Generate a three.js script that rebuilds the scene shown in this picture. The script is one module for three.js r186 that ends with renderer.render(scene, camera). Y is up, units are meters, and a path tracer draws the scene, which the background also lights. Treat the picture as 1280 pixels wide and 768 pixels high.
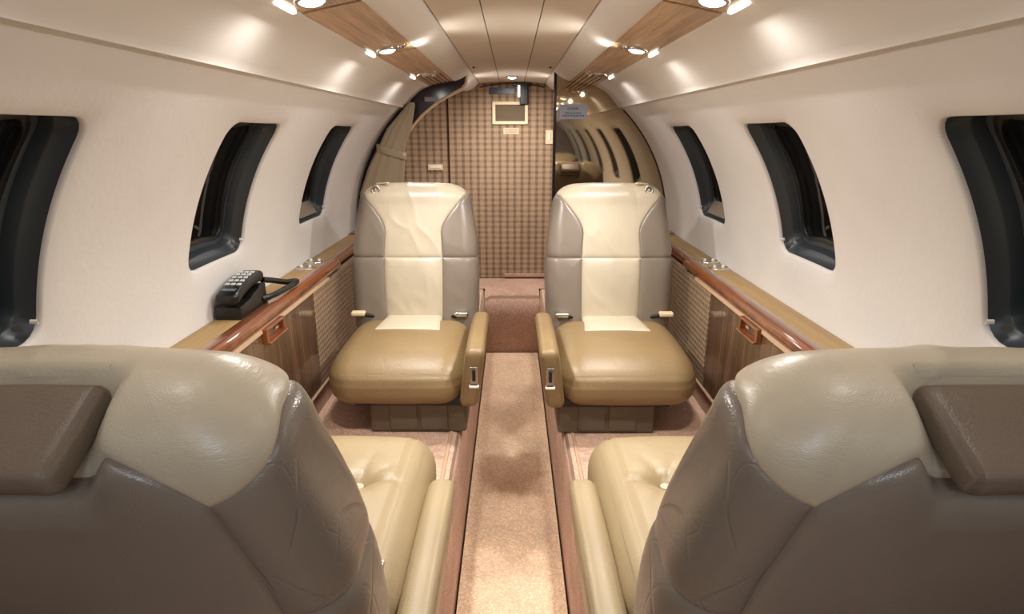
import * as THREE from 'three';
import { RoundedBoxGeometry } from 'three/addons/geometries/RoundedBoxGeometry.js';
import { mergeGeometries } from 'three/addons/utils/BufferGeometryUtils.js';
import { RectAreaLightUniformsLib } from 'three/addons/lights/RectAreaLightUniformsLib.js';

// ------------------------------------------------------------------ camera, lamps, exposure
// x to the right, y up, Z = distance ahead of the camera (world z = -Z). Aisle carpet is y = 0.
const EYE = 1.25;
const scene = new THREE.Scene();
scene.background = new THREE.Color(0, 0, 0);               // night outside the cabin
const camera = new THREE.PerspectiveCamera(2 * Math.atan(384 / 740) * 180 / Math.PI, 1280 / 768, 0.02, 30);
camera.position.set(0, EYE, 0);
camera.rotation.x = -Math.atan(219 / 740);
const renderer = new THREE.WebGLRenderer({ antialias: true });
renderer.toneMapping = THREE.LinearToneMapping;
renderer.toneMappingExposure = 0.65;
renderer.shadowMap.enabled = true;
RectAreaLightUniformsLib.init();
const WARM = new THREE.Color(1.0, 0.955, 0.90), WASH = new THREE.Color(1.0, 0.97, 0.94), COOL = new THREE.Color(0.70, 0.85, 1.0);
const READ_I = 3.1, CEILING_FILL_I = 0.38, WASH_I = 560, DOME_I = 27, DOME_SIZE = [0.22, 0.34], VEST_I = 1.8;

// ------------------------------------------------------------------ helpers
let seed = 7;
const rnd = () => { seed = (seed * 1664525 + 1013904223) >>> 0; return seed / 4294967296; };
const clamp = (x, a, b) => Math.min(b, Math.max(a, x));
const sm = (e0, e1, x) => { const t = clamp((x - e0) / (e1 - e0), 0, 1); return t * t * (3 - 2 * t); };
const lerp = (a, b, t) => a + (b - a) * t;
const names = {};
function numbered(n) { const k = names[n] = (names[n] ?? -1) + 1; return k ? `${n}_${String(k).padStart(3, '0')}` : n; }
function shade(o) { o.traverse(m => { if (m.isMesh) { m.castShadow = true; m.receiveShadow = true; } }); return o; }
function thing(name, label, category, pos = [0, 0, 0], group) {
  const g = new THREE.Group(); g.name = numbered(name); g.position.set(...pos); scene.add(g);
  g.userData = { label, category }; if (group) g.userData.group = group; return g;
}
function part(name, geo, mat, parent, label) {
  const m = new THREE.Mesh(geo, mat); m.name = name; parent.add(m); if (label) m.userData.label = label;
  m.castShadow = m.receiveShadow = true; return m;
}
function structure(name, label, category) {
  const g = new THREE.Group(); g.name = name; scene.add(g);
  g.userData = { kind: 'structure', label, category }; return g;
}
// normals averaged over coincident vertices
function smoothNormals(g, crease = 0.2) {
  g.computeVertexNormals();
  const p = g.attributes.position, n = g.attributes.normal, map = new Map();
  for (let i = 0; i < p.count; i++) {
    const k = `${Math.round(p.getX(i) * 2e5)},${Math.round(p.getY(i) * 2e5)},${Math.round(p.getZ(i) * 2e5)}`;
    if (!map.has(k)) map.set(k, []); map.get(k).push(i);
  }
  const src = n.array.slice();
  for (const l of map.values()) if (l.length > 1) for (const i of l) {
    let x = 0, y = 0, z = 0;
    for (const j of l) {
      const d = src[3 * i] * src[3 * j] + src[3 * i + 1] * src[3 * j + 1] + src[3 * i + 2] * src[3 * j + 2];
      if (d > crease) { x += src[3 * j]; y += src[3 * j + 1]; z += src[3 * j + 2]; }
    }
    const L = Math.hypot(x, y, z) || 1; n.setXYZ(i, x / L, y / L, z / L);
  }
  return g;
}
// surface from a grid of points [j][i]; uv from running lengths in metres
function gridGeo(P, flip = false) {
  const nj = P.length, ni = P[0].length, pos = [], uv = [], idx = [];
  for (let j = 0; j < nj; j++) {
    let s = 0;
    for (let i = 0; i < ni; i++) {
      if (i) s += P[j][i].distanceTo(P[j][i - 1]);
      pos.push(P[j][i].x, P[j][i].y, P[j][i].z); uv.push(s, 0);
    }
  }
  for (let i = 0; i < ni; i++) { let s = 0; for (let j = 0; j < nj; j++) { if (j) s += P[j][i].distanceTo(P[j - 1][i]); uv[2 * (j * ni + i) + 1] = s; } }
  for (let j = 0; j < nj - 1; j++) for (let i = 0; i < ni - 1; i++) {
    const a = j * ni + i, b = a + 1, c = a + ni, d = c + 1;
    if (flip) idx.push(a, c, b, b, c, d); else idx.push(a, b, c, b, d, c);
  }
  const g = new THREE.BufferGeometry();
  g.setAttribute('position', new THREE.Float32BufferAttribute(pos, 3));
  g.setAttribute('uv', new THREE.Float32BufferAttribute(uv, 2));
  g.setIndex(idx); g.computeVertexNormals(); return g;
}
// uv by dominant normal, in metres
function boxUV(g, sx = 1, sy = 1) {
  if (!g.attributes.normal) g.computeVertexNormals();
  const p = g.attributes.position, n = g.attributes.normal, uv = new Float32Array(p.count * 2);
  for (let i = 0; i < p.count; i++) {
    const ax = Math.abs(n.getX(i)), ay = Math.abs(n.getY(i)), az = Math.abs(n.getZ(i));
    const x = p.getX(i), y = p.getY(i), z = p.getZ(i);
    if (ay >= ax && ay >= az) { uv[2 * i] = x * sx; uv[2 * i + 1] = z * sy; }
    else if (ax >= az) { uv[2 * i] = z * sx; uv[2 * i + 1] = y * sy; }
    else { uv[2 * i] = x * sx; uv[2 * i + 1] = y * sy; }
  }
  g.setAttribute('uv', new THREE.BufferAttribute(uv, 2)); return g;
}
const rbox = (w, h, d, r = 0.004, x = 0, y = 0, z = 0, seg = 3) => boxUV(new RoundedBoxGeometry(w, h, d, seg, Math.min(r, w / 2.01, h / 2.01, d / 2.01)).translate(x, y, z));
function merge(list) { return mergeGeometries(list.map(g => { const q = g.index ? g.toNonIndexed() : g; for (const k of Object.keys(q.attributes)) if (!['position', 'normal', 'uv'].includes(k)) q.deleteAttribute(k); return q; })); }
// prism: 2D section [[x,y]...] swept from Z0 to Z1
function sweepZ(sec, Z0, Z1, closed = true, crease = 0.6, nz = 1) {
  const P = [], n = sec.length;
  for (let k = 0; k <= nz; k++) { const Z = lerp(Z0, Z1, k / nz); P.push((closed ? [...sec, sec[0]] : sec).map(([x, y]) => new THREE.Vector3(x, y, -Z))); }
  const g = gridGeo(P).toNonIndexed(); const list = [g];
  if (closed) {
    const s = new THREE.ShapeGeometry(new THREE.Shape(sec.map(p => new THREE.Vector2(...p))));
    for (const Z of [Z0, Z1]) { const c = s.clone().toNonIndexed(); c.translate(0, 0, -Z); list.push(c); }
  }
  const m = merge(list); m.computeVertexNormals(); return smoothNormals(m, crease);
}
function shapeSolid(pts, depth, holes = [], bevel = 0) {
  const s = new THREE.Shape(pts.map(p => new THREE.Vector2(...p)));
  for (const h of holes) s.holes.push(new THREE.Path(h.map(p => new THREE.Vector2(...p))));
  return new THREE.ExtrudeGeometry(s, { depth, bevelEnabled: bevel > 0, bevelSize: bevel, bevelThickness: bevel, bevelSegments: 2, curveSegments: 8 });
}
// box with round edges and a displacement, dense enough to bend
function puffBox(w, h, d, r, step, disp) {
  const g = new THREE.BoxGeometry(w, h, d, Math.ceil(w / step), Math.ceil(h / step), Math.ceil(d / step));
  const p = g.attributes.position, v = new THREE.Vector3(), c = new THREE.Vector3();
  const R = Array.isArray(r) ? r : [r, r, r];
  for (let i = 0; i < p.count; i++) {
    v.fromBufferAttribute(p, i);
    c.set(clamp(v.x, -w / 2 + R[0], w / 2 - R[0]), clamp(v.y, -h / 2 + R[1], h / 2 - R[1]), clamp(v.z, -d / 2 + R[2], d / 2 - R[2]));
    const q = new THREE.Vector3((v.x - c.x) / R[0], (v.y - c.y) / R[1], (v.z - c.z) / R[2]); const L = q.length();
    if (L > 1e-6) { q.divideScalar(L); v.set(c.x + q.x * R[0], c.y + q.y * R[1], c.z + q.z * R[2]); }
    if (disp) disp(v); p.setXYZ(i, v.x, v.y, v.z);
  }
  smoothNormals(g, -2); return boxUV(g);
}
const tube = (pts, r, seg = 40, rad = 10, closed = false) => new THREE.TubeGeometry(new THREE.CatmullRomCurve3(pts.map(p => new THREE.Vector3(...p)), closed), seg, r, rad, closed);

// ------------------------------------------------------------------ procedural textures
function lattice(n, s) { const a = new Float32Array(n * n); let q = s; for (let i = 0; i < n * n; i++) { q = (q * 1664525 + 1013904223) >>> 0; a[i] = q / 4294967296; } return a; }
function tnoise(n, s) {                                   // tileable value noise, u,v in 0..1
  const L = lattice(n, s);
  return (u, v) => {
    let x = u * n, y = v * n; let xi = Math.floor(x), yi = Math.floor(y); let fx = x - xi, fy = y - yi;
    fx = fx * fx * (3 - 2 * fx); fy = fy * fy * (3 - 2 * fy);
    const x0 = ((xi % n) + n) % n, x1 = (x0 + 1) % n, y0 = ((yi % n) + n) % n, y1 = (y0 + 1) % n;
    return lerp(lerp(L[y0 * n + x0], L[y0 * n + x1], fx), lerp(L[y1 * n + x0], L[y1 * n + x1], fx), fy);
  };
}
function fbm(n, s, oct) { const f = []; for (let k = 0; k < oct; k++) f.push(tnoise(n << k, s + k * 97)); return (u, v) => { let a = 0, w = 0.5, t = 0; for (const g of f) { a += g(u, v) * w; t += w; w *= 0.5; } return a / t; }; }
function tex(size, fn, color, metres, metresY) {
  const d = new Uint8Array(size * size * 4);
  for (let j = 0; j < size; j++) for (let i = 0; i < size; i++) {
    const c = fn((i + 0.5) / size, (j + 0.5) / size), k = 4 * (j * size + i);
    if (Array.isArray(c)) { d[k] = clamp(c[0], 0, 255); d[k + 1] = clamp(c[1], 0, 255); d[k + 2] = clamp(c[2], 0, 255); }
    else d[k] = d[k + 1] = d[k + 2] = clamp(c * 255, 0, 255);
    d[k + 3] = 255;
  }
  const t = new THREE.DataTexture(d, size, size, THREE.RGBAFormat);
  t.wrapS = t.wrapT = THREE.RepeatWrapping; t.magFilter = THREE.LinearFilter; t.minFilter = THREE.LinearMipmapLinearFilter; t.generateMipmaps = true;
  if (color) t.colorSpace = THREE.SRGBColorSpace;
  t.repeat.set(1 / metres, 1 / (metresY ?? metres)); t.needsUpdate = true; return t;
}
function cells(n, s) {                                    // tileable worley: distance to the nearest border
  const ax = lattice(n, s), ay = lattice(n, s + 5);
  return (u, v) => {
    const x = u * n, y = v * n, xi = Math.floor(x), yi = Math.floor(y); let d1 = 9, d2 = 9;
    for (let dj = -1; dj <= 1; dj++) for (let di = -1; di <= 1; di++) {
      const cx = xi + di, cy = yi + dj, k = (((cy % n) + n) % n) * n + ((cx % n) + n) % n;
      const d = Math.hypot(cx + ax[k] - x, cy + ay[k] - y); if (d < d1) { d2 = d1; d1 = d; } else if (d < d2) d2 = d;
    }
    return d2 - d1;
  };
}
const leatherBump = (() => { const c = cells(90, 3), f = fbm(6, 11, 4), r = fbm(4, 31, 4); return tex(1024, (u, v) => 0.55 + 0.10 * Math.min(1, c(u, v) * 3) + 0.20 * (f(u, v) - 0.5) - 0.16 * Math.pow(1 - Math.abs(2 * r(u, v) - 1), 14), false, 0.36); })();
const creaseBump = (() => {                               // grain plus long crossing creases worn into the hide
  const N = 1024, F = new Float32Array(N * N), c = cells(90, 4), f = fbm(5, 13, 4), k3 = cells(24, 66); seed = 4242;
  for (let n = 0; n < 46; n++) {
    let x = rnd() * N, y = rnd() * N, a = (rnd() < 0.55 ? Math.PI / 2 : Math.PI / 4 * (rnd() < 0.5 ? 1 : -1)) + (rnd() - 0.5) * 0.9; const L = 120 + rnd() * 420, bend = (rnd() - 0.5) * 0.0035, dep = 0.10 + 0.22 * rnd(), wd = 1.6 + rnd() * 1.8;
    for (let t = 0; t < L; t++) {
      x += Math.cos(a); y += Math.sin(a); a += bend + (rnd() - 0.5) * 0.05; const d = dep * Math.sin(Math.PI * t / L);
      for (let dj = -6; dj <= 6; dj++) for (let di = -6; di <= 6; di++) { const q = (((Math.round(y) + dj) % N + N) % N) * N + ((Math.round(x) + di) % N + N) % N; F[q] = Math.max(F[q], d * Math.exp(-(di * di + dj * dj) / (wd * wd * 2))); }
    }
  }
  return tex(N, (u, v) => { const m = f(u, v); return 0.80 + 0.018 * Math.min(1, c(u, v) * 3) + 0.08 * (m - 0.5) - F[Math.floor(v * N) * N + Math.floor(u * N)] - 0.07 * Math.exp(-k3(u, v) * 9) * sm(0.5, 0.68, m); }, false, 0.50);
})();
const leatherTone = (() => { const f = fbm(5, 15, 5); return tex(512, (u, v) => { const m = 1 + 0.10 * (f(u, v) - 0.5); return [250 * m - 8, 250 * m - 8, 250 * m - 8]; }, true, 0.6); })();
const wallTone = (() => { const f = fbm(4, 19, 5); return tex(512, (u, v) => { const m = 238 + 16 * (f(u, v) - 0.5); return [m, m, m]; }, true, 0.9); })();
const wallBump = (() => { const f = fbm(60, 23, 2), g = fbm(5, 29, 4); return tex(512, (u, v) => 0.5 + 0.25 * (f(u, v) - 0.5) + 0.5 * (g(u, v) - 0.5), false, 0.5); })();
function carpetTex(r, g, b, s) { const f = fbm(90, s, 2), h = fbm(5, s + 3, 4), q = tnoise(200, s + 9); return tex(512, (u, v) => { const m = 0.88 + 0.17 * (f(u, v) * q(u, v) * 2 - 0.5) + 0.16 * (h(u, v) - 0.5) + 0.1; return [r * m, g * m, b * m]; }, true, 0.55); }
const carpetBump = (() => { const f = tnoise(230, 77), g = fbm(40, 79, 2); return tex(512, (u, v) => 0.6 * f(u, v) + 0.4 * g(u, v), false, 0.4); })();
// checked bulkhead cloth
const checkTex = (() => {
  const f = fbm(40, 91, 3), q = tnoise(256, 93), t = fbm(4, 95, 3);
  return tex(1024, (u, v) => {
    const x = (u * 9) % 1, y = (v * 12) % 1;
    const dx = sm(0.10, 0.26, x) * (1 - sm(0.48, 0.64, x)), dy = sm(0.10, 0.28, y) * (1 - sm(0.52, 0.72, y));
    const fx = 0.5 + 0.5 * Math.cos(u * 9 * 6.2832 * 4), fy = 0.5 + 0.5 * Math.cos(v * 12 * 6.2832 * 4);
    let m = 1 - 0.20 * dx - 0.12 * dy - 0.03 * dx * dy; m += 0.10 * (f(u, v) - 0.5) + 0.10 * (q(u, v) - 0.5) + 0.03 * (fx - fy) + 0.10 * (t(u, v) - 0.5);
    return [172 * m, 146 * m - 2, 120 * m - 3];
  }, true, 0.40, 0.40);
})();
const clothBump = tex(512, (u, v) => 0.5 + 0.25 * Math.sin(u * 96 * 6.2832) * Math.sin(v * 96 * 6.2832) + 0.2 * Math.sin(u * 32 * 6.2832), false, 0.2);
// woven sidewall panel
const wovenTex = (() => {
  const f = fbm(30, 101, 3), q = tnoise(200, 103);
  return tex(1024, (u, v) => {
    const r = v * 22, k = Math.floor(r), y = r - k, x = (u * 26 + (k % 2) * 0.5) % 1;
    const slot = sm(0.08, 0.22, y) * (1 - sm(0.62, 0.8, y)) * sm(0.1, 0.24, x) * (1 - sm(0.74, 0.9, x));
    const m = 1.0 - 0.24 * slot - 0.16 * Math.exp(-y * 12) + 0.16 * (f(u, v) - 0.5) + 0.10 * (q(u, v) - 0.5);
    return [158 * m, 132 * m, 104 * m];
  }, true, 0.42);
})();
const wovenBump = tex(512, (u, v) => { const r = v * 22, k = Math.floor(r), y = r - k, x = (u * 26 + (k % 2) * 0.5) % 1; return 0.9 - 0.7 * sm(0.08, 0.22, y) * (1 - sm(0.62, 0.8, y)) * sm(0.1, 0.24, x) * (1 - sm(0.74, 0.9, x)); }, false, 0.42);
// striped veneer, figure runs up the panel (uv: u along the cabin, v up)
const veneerTex = (() => {
  const a = fbm(24, 111, 4), w = fbm(3, 113, 3), lines = []; let x = 0; let q = 5;
  while (x < 1) { q = (q * 1664525 + 1013904223) >>> 0; const r = q / 4294967296; lines.push([x, 0.25 + 0.75 * ((q >>> 8) % 100) / 100]); x += 0.018 + 0.05 * r; }
  return tex(1024, (u, v) => {
    const uu = ((u + 0.012 * (w(u, v * 1.0) - 0.5)) % 1 + 1) % 1;
    let g = 0.55 + 0.5 * (a(uu, Math.round(v * 3) * 0 + 0.07 * v) - 0.5); let l = 0;
    for (const [p, s] of lines) { const d = Math.abs(uu - p); if (d < 0.02) l = Math.max(l, s * Math.exp(-d * d / 0.0000075)); }
    g += 0.05 * (a(uu * 1, v) - 0.5);
    return [110 * g + 26 + 66 * l, 82 * g + 18 + 52 * l, 60 * g + 13 + 38 * l];
  }, true, 0.62);
})();
// pale walnut of the overhead panels, grain runs along v
const walnutTex = (() => {
  const a = fbm(40, 121, 4), b = fbm(6, 123, 4), c = tnoise(128, 125);
  return tex(1024, (u, v) => {
    const g = a(u, v * 0.06) * 0.55 + b(u + 0.02 * b(v, u), v * 0.3) * 0.45, p = c(u, v * 0.1);
    const m = 0.90 + 0.55 * (g - 0.42) + 0.14 * (p - 0.5);
    return [212 * m, 176 * m, 140 * m];
  }, true, 0.35, 0.9);
})();
const mahoganyTex = (() => {
  const a = fbm(30, 131, 4), b = fbm(5, 133, 4);
  return tex(512, (u, v) => { const m = 0.62 + 0.75 * (a(u, v * 0.08) * 0.5 + b(u, v * 0.4) * 0.5 - 0.25); return [150 * m, 78 * m, 30 * m]; }, true, 0.25, 0.8);
})();
const laminateTex = (() => { const a = fbm(50, 141, 3); return tex(512, (u, v) => { const m = 0.9 + 0.12 * a(u, v * 0.04) + 0.05 * (a(u * 2, v * 0.1) - 0.5); return [164 * m, 134 * m, 90 * m]; }, true, 0.3, 0.9); })();

// ------------------------------------------------------------------ materials
const std = (o) => new THREE.MeshStandardMaterial(o), phy = (o) => new THREE.MeshPhysicalMaterial(o);
const M = {
  wall: std({ color: 0xefebe6, map: wallTone, bumpMap: wallBump, bumpScale: 0.0012, roughness: 0.62 }),
  headliner: std({ color: 0xe0d3c1, map: wallTone, roughness: 0.82 }),
  cove: std({ color: 0xebe4db, map: wallTone, roughness: 0.8 }),
  skin: std({ color: 0x8a8a88, roughness: 0.6 }),
  cream: phy({ color: 0xcdc0a8, map: leatherTone, bumpMap: leatherBump, bumpScale: 0.0009, roughness: 0.31, side: THREE.DoubleSide }),
  butter: phy({ color: 0xa5916e, map: leatherTone, bumpMap: leatherBump, bumpScale: 0.0016, roughness: 0.36, side: THREE.DoubleSide }),
  tan: phy({ color: 0x8d7550, map: leatherTone, bumpMap: leatherBump, bumpScale: 0.0016, roughness: 0.36, side: THREE.DoubleSide }),
  taupe: phy({ color: 0x887c6f, map: leatherTone, bumpMap: leatherBump, bumpScale: 0.0010, roughness: 0.28, side: THREE.DoubleSide }),
  worn: phy({ color: 0x887c6f, map: leatherTone, bumpMap: creaseBump, bumpScale: 0.0060, roughness: 0.27, side: THREE.DoubleSide }),
  pad: phy({ color: 0x7a6a5a, map: leatherTone, bumpMap: leatherBump, bumpScale: 0.0014, roughness: 0.42 }),
  base: std({ color: 0x5d5140, roughness: 0.55 }),
  chrome: std({ color: 0xd8d6d2, metalness: 1, roughness: 0.16 }),
  satin: std({ color: 0xb9b4aa, metalness: 1, roughness: 0.34 }),
  dark: std({ color: 0x15110f, roughness: 0.6 }),
  seal: std({ color: 0x35271f, roughness: 0.75 }),  // dark brown for gaskets and rivets; also paints the door gap shade
  violet: phy({ color: 0x2c2030, roughness: 0.18 }),
  aisle: std({ map: carpetTex(240, 208, 176, 51), bumpMap: carpetBump, bumpScale: 0.004, roughness: 0.97 }),
  side: std({ map: carpetTex(208, 172, 148, 57), bumpMap: carpetBump, bumpScale: 0.004, roughness: 0.97 }),
  step: std({ map: carpetTex(190, 154, 134, 63), bumpMap: carpetBump, bumpScale: 0.004, roughness: 0.97 }),
  check: std({ map: checkTex, bumpMap: clothBump, bumpScale: 0.0008, roughness: 0.92 }),
  woven: std({ map: wovenTex, bumpMap: wovenBump, bumpScale: 0.0016, roughness: 0.75 }),
  veneer: phy({ map: veneerTex, roughness: 0.34, clearcoat: 1, clearcoatRoughness: 0.05 }),
  walnut: phy({ map: walnutTex, roughness: 0.4, clearcoat: 0.35, clearcoatRoughness: 0.12 }),
  mahogany: phy({ map: mahoganyTex, roughness: 0.35, clearcoat: 1, clearcoatRoughness: 0.06 }),
  laminate: std({ map: laminateTex, roughness: 0.55 }),
  edge: std({ color: 0xb9997c, roughness: 0.5 }),
  mirror: std({ color: 0xbfae93, metalness: 1, roughness: 0.035 }),
  liner: phy({ color: 0x30373c, roughness: 0.34 }),
  glass: phy({ color: 0xffffff, transmission: 1, thickness: 0, roughness: 0.02, ior: 1.45 }),
  white: std({ color: 0xece6da, roughness: 0.45 }),
  ivory: std({ color: 0xe2cda8, roughness: 0.5 }),
  black: phy({ color: 0x131210, roughness: 0.32 }),
  grille: std({ color: 0x6a5942, roughness: 0.7 }),
  curtain: std({ color: 0xb1a085, roughness: 0.8, side: THREE.DoubleSide }),
  key: std({ color: 0xc9cbc6, roughness: 0.5 }),
};
const glow = (c, i) => std({ color: 0xffffff, emissive: c, emissiveIntensity: i, roughness: 0.4 });
M.lens = glow(new THREE.Color(1, 0.9, 0.74), 9);
M.slot = glow(new THREE.Color(1, 0.93, 0.82), 5);
M.dome = glow(COOL, 6);

// ------------------------------------------------------------------ cabin shell
const R = 0.767, YC = 0.795, ZN = -2.0, ZF = 3.7, ZP = 2.95, FLOOR = 0.345;
const WZ = [-1.497, -0.747, 0.004, 0.757, 1.505, 2.255], WP = 0.319, WHW = 0.153, WHH = 0.193, WR = 0.040;   // window centres and half sizes (p = arc length up the wall)
const CREASE = 0.643;
const surf = (s, Z, p, depth = 0) => { const a = p / R; return new THREE.Vector3(s * (R + depth) * Math.cos(a), YC + (R + depth) * Math.sin(a), -Z); };
const sdfR = (x, y) => { const qx = Math.abs(x) - WHW + WR, qy = Math.abs(y) - WHH + WR; return Math.hypot(Math.max(qx, 0), Math.max(qy, 0)) + Math.min(Math.max(qx, qy), 0) - WR; };
const NS = 26;
function windowDirs(P0, P1) {                              // rectangle points of one wall cell and the hole points on the same rays
  const cw = 0.3755, out = [];
  const corners = [[-cw, P0 - WP], [cw, P0 - WP], [cw, P1 - WP], [-cw, P1 - WP]];
  for (let k = 0; k < 4; k++) for (let i = 0; i < NS; i++) {
    const A = corners[k], B = corners[(k + 1) % 4], x = lerp(A[0], B[0], i / NS), y = lerp(A[1], B[1], i / NS);
    let lo = 0, hi = 1; for (let q = 0; q < 40; q++) { const m = (lo + hi) / 2; if (sdfR(x * m, y * m) < 0) lo = m; else hi = m; }
    out.push([x, y, x * lo, y * lo]);
  }
  out.push(out[0]); return out;
}
const P0 = -0.03, dirs = windowDirs(P0, CREASE);
const inset = ([, , hx, hy], e) => { const L = Math.hypot(hx, hy), f = 1 - e / L; return [hx * f, hy * f]; };
function wallSide(s) {
  const lists = { inner: [], outer: [] };
  for (const [key, dep] of [['inner', 0], ['outer', 0.085]]) {
    for (const zc of WZ) {
      const rows = [];
      for (let k = 0; k <= 14; k++) { const t = Math.pow(k / 14, 1.8); rows.push(dirs.map(([x, y, hx, hy]) => surf(s, zc + lerp(hx, x, t), WP + lerp(hy, y, t), dep + (dep ? 0 : 0.005 * Math.exp(-t * Math.hypot(x - hx, y - hy) / 0.016))))); }
      if (key === 'inner') for (let k = 1; k <= 5; k++) {   // rolled lip into the reveal
        const b = k / 5 * Math.PI / 2, e = 0.008 * Math.sin(b), d = 0.010 * (1 - Math.cos(b));
        rows.unshift(dirs.map(q => { const [x, y] = inset(q, e); return surf(s, zc + x, WP + y, d + 0.005); }));
      }
      lists[key].push(gridGeo(rows, s > 0).toNonIndexed());
    }
    for (const [a, b] of [[ZN, WZ[0] - 0.3755], [WZ[5] + 0.3755, ZF]]) {
      const rows = []; for (let j = 0; j <= NS; j++) { const r = []; for (let i = 0; i <= 20; i++) r.push(surf(s, lerp(a, b, i / 20), lerp(P0, CREASE, j / NS), dep)); rows.push(r); }
      lists[key].push(gridGeo(rows, s < 0).toNonIndexed());
    }
  }
  const nm = s < 0 ? 'left' : 'right';
  const g = structure('wall_' + nm, `cream padded cabin side wall on the ${s < 0 ? 'telephone' : 'mirror partition'} side with rounded window openings`, 'wall');
  const inner = merge(lists.inner), pp = inner.attributes.position, uv = inner.attributes.uv;
  for (let i = 0; i < pp.count; i++) uv.setXY(i, pp.getZ(i), pp.getY(i));
  part('lining', smoothNormals(inner, 0.3), M.wall, g); part('outer_skin', smoothNormals(merge(lists.outer), 0.3), M.skin, g);
  // belly closure below the console
  const belly = []; for (let k = 0; k <= 16; k++) { const a = -k / 16 * Math.PI / 2; belly.push([s * (R + 0.085) * Math.cos(a), YC + (R + 0.085) * Math.sin(a)]); }
  part('belly_skin', sweepZ(belly, ZN, ZF, false), M.skin, g);
  const roof = []; for (let k = 0; k <= 16; k++) { const a = CREASE / R + k / 16 * (Math.PI / 2 - CREASE / R); roof.push([s * (R + 0.085) * Math.cos(a), YC + (R + 0.085) * Math.sin(a)]); }
  part('roof_skin', sweepZ(roof, ZN, ZF, false), M.skin, g);
  return g;
}
wallSide(-1); wallSide(1);
let wn = 0;
for (const s of [-1, 1]) WZ.forEach((zc, k) => {
  const w = structure('window_' + (++wn), `dark oval-cornered cabin window ${['at the near bulkhead behind the camera', 'behind the camera', 'beside the camera', 'nearest the rear seat backs', 'above the console middle', 'nearest the rear partition'][k]} on the ${s < 0 ? 'telephone' : 'mirror'} side`, 'window');
  const ring = (e, d) => dirs.map(q => { const [x, y] = inset(q, e); return surf(s, zc + x, WP + y, d); });
  const prof = [[0.0075, 0.013], [0.010, 0.018], [0.019, 0.034], [0.0235, 0.037], [0.0255, 0.040], [0.030, 0.058], [0.041, 0.060], [0.043, 0.063], [0.046, 0.078]];
  part('reveal', smoothNormals(gridGeo(prof.map(([e, d]) => ring(e, d)), s < 0).toNonIndexed(), 0.75), M.liner, w);
  const pane = []; for (let k2 = 0; k2 <= 8; k2++) { const f = Math.max(0.001, k2 / 8); pane.push(dirs.map(q => { const [x, y] = inset(q, 0.044); return surf(s, zc + x * f, WP + y * f, 0.068); })); }
  part('pane', gridGeo(pane, s > 0), M.glass, w);
  const frame = [[0.0415, 0.0585], [0.052, 0.0585], [0.054, 0.0605], [0.054, 0.068]];
  part('pane_gasket', smoothNormals(gridGeo(frame.map(([e, d]) => ring(e, d)), s < 0).toNonIndexed(), 0.7), M.black, w);
  // catch on the far lower corner
  const c = surf(s, zc + WHW - 0.020, WP - WHH + 0.040, 0.012), pt = surf(s, zc + WHW - 0.017, WP - WHH + 0.041, 0.002);
  part('catch', tube([[c.x, c.y, c.z], [(c.x + pt.x) / 2, (c.y + pt.y) / 2, (c.z + pt.z) / 2], [pt.x, pt.y, pt.z]], 0.004, 8, 8), M.white, w, 'small white catch');
  if (k === 5) {   // pale shade sill in the rearmost windows
    const rows = []; for (let j = 0; j <= 4; j++) { const r = []; for (let i = 0; i <= 8; i++) r.push(surf(s, zc + lerp(-0.095, 0.095, i / 8), WP - WHH + lerp(0.022, 0.062, j / 4), lerp(0.020, 0.052, j / 4))); rows.push(r); }
    part('shade_sill', gridGeo(rows, s < 0), M.satin, w, 'pale grey sill plate');
  }
});

// ceiling: cove, overhead valance, centre panel
const ceiling = structure('ceiling', 'cream headliner with cove panels, valances and a flat centre strip', 'ceiling');
for (const s of [-1, 1]) {
  const cv = []; // lower lip stands proud of the wall
  cv.push([0.530, 1.366], [0.508, 1.357], [0.5035, 1.3585]);
  for (let k = 0; k <= 14; k++) { const t = k / 14; cv.push([lerp(0.5025, 0.386, t), lerp(1.3625, 1.4555, t) + 0.016 * Math.sin(Math.PI * t)]); }
  cv.push([0.384, 1.468]);
  const cg = sweepZ(cv.map(([x, y]) => [s * x, y]), ZN, ZF, false, 0.75, 30); part('cove_panel', cg, M.cove, ceiling);
  const va = [[0.274, 1.492], [0.274, 1.481], [0.271, 1.4775], [0.265, 1.478]];
  for (let k = 0; k <= 10; k++) { const t = k / 10; va.push([lerp(0.262, 0.196, t), lerp(1.479, 1.518, t) - 0.006 * Math.sin(Math.PI * t)]); }
  va.push([0.192, 1.523], [0.192, 1.545]);
  part('valance', sweepZ(va.map(([x, y]) => [s * x, y]), ZN, ZF, false, 0.75, 30), M.cove, ceiling);
}
{
  const crown = x => 1.521 + 0.010 * (1 - (x / 0.188) ** 2);
  part('backing_board', rbox(0.84, 0.006, ZF - ZN, 0.001, 0, 1.556, -(ZF + ZN) / 2, 1), M.headliner, ceiling);
  for (const s of [-1, 1]) part('backing_board', rbox(0.006, 0.075, ZF - ZN, 0.001, s * 0.412, 1.516, -(ZF + ZN) / 2, 1), M.headliner, ceiling);
  for (const [a, b] of [[-0.188, -0.0733], [-0.0707, 0.0707], [0.0733, 0.188]]) {   // centre strip and two side strips with open joints
    const sec = []; for (let k = 0; k <= 10; k++) { const x = lerp(a, b, k / 10); sec.push([x, crown(x)]); }
    part('centre_panel', sweepZ([[a, 1.546], ...sec, [b, 1.546]], ZN, ZF, true, 0.6, 12), M.headliner, ceiling);
  }
  for (const s of [-1, 1]) part('rivet', new THREE.SphereGeometry(0.006, 12, 8).translate(s * 0.168, 1.5225, -2.78), M.seal, ceiling);
}
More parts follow.
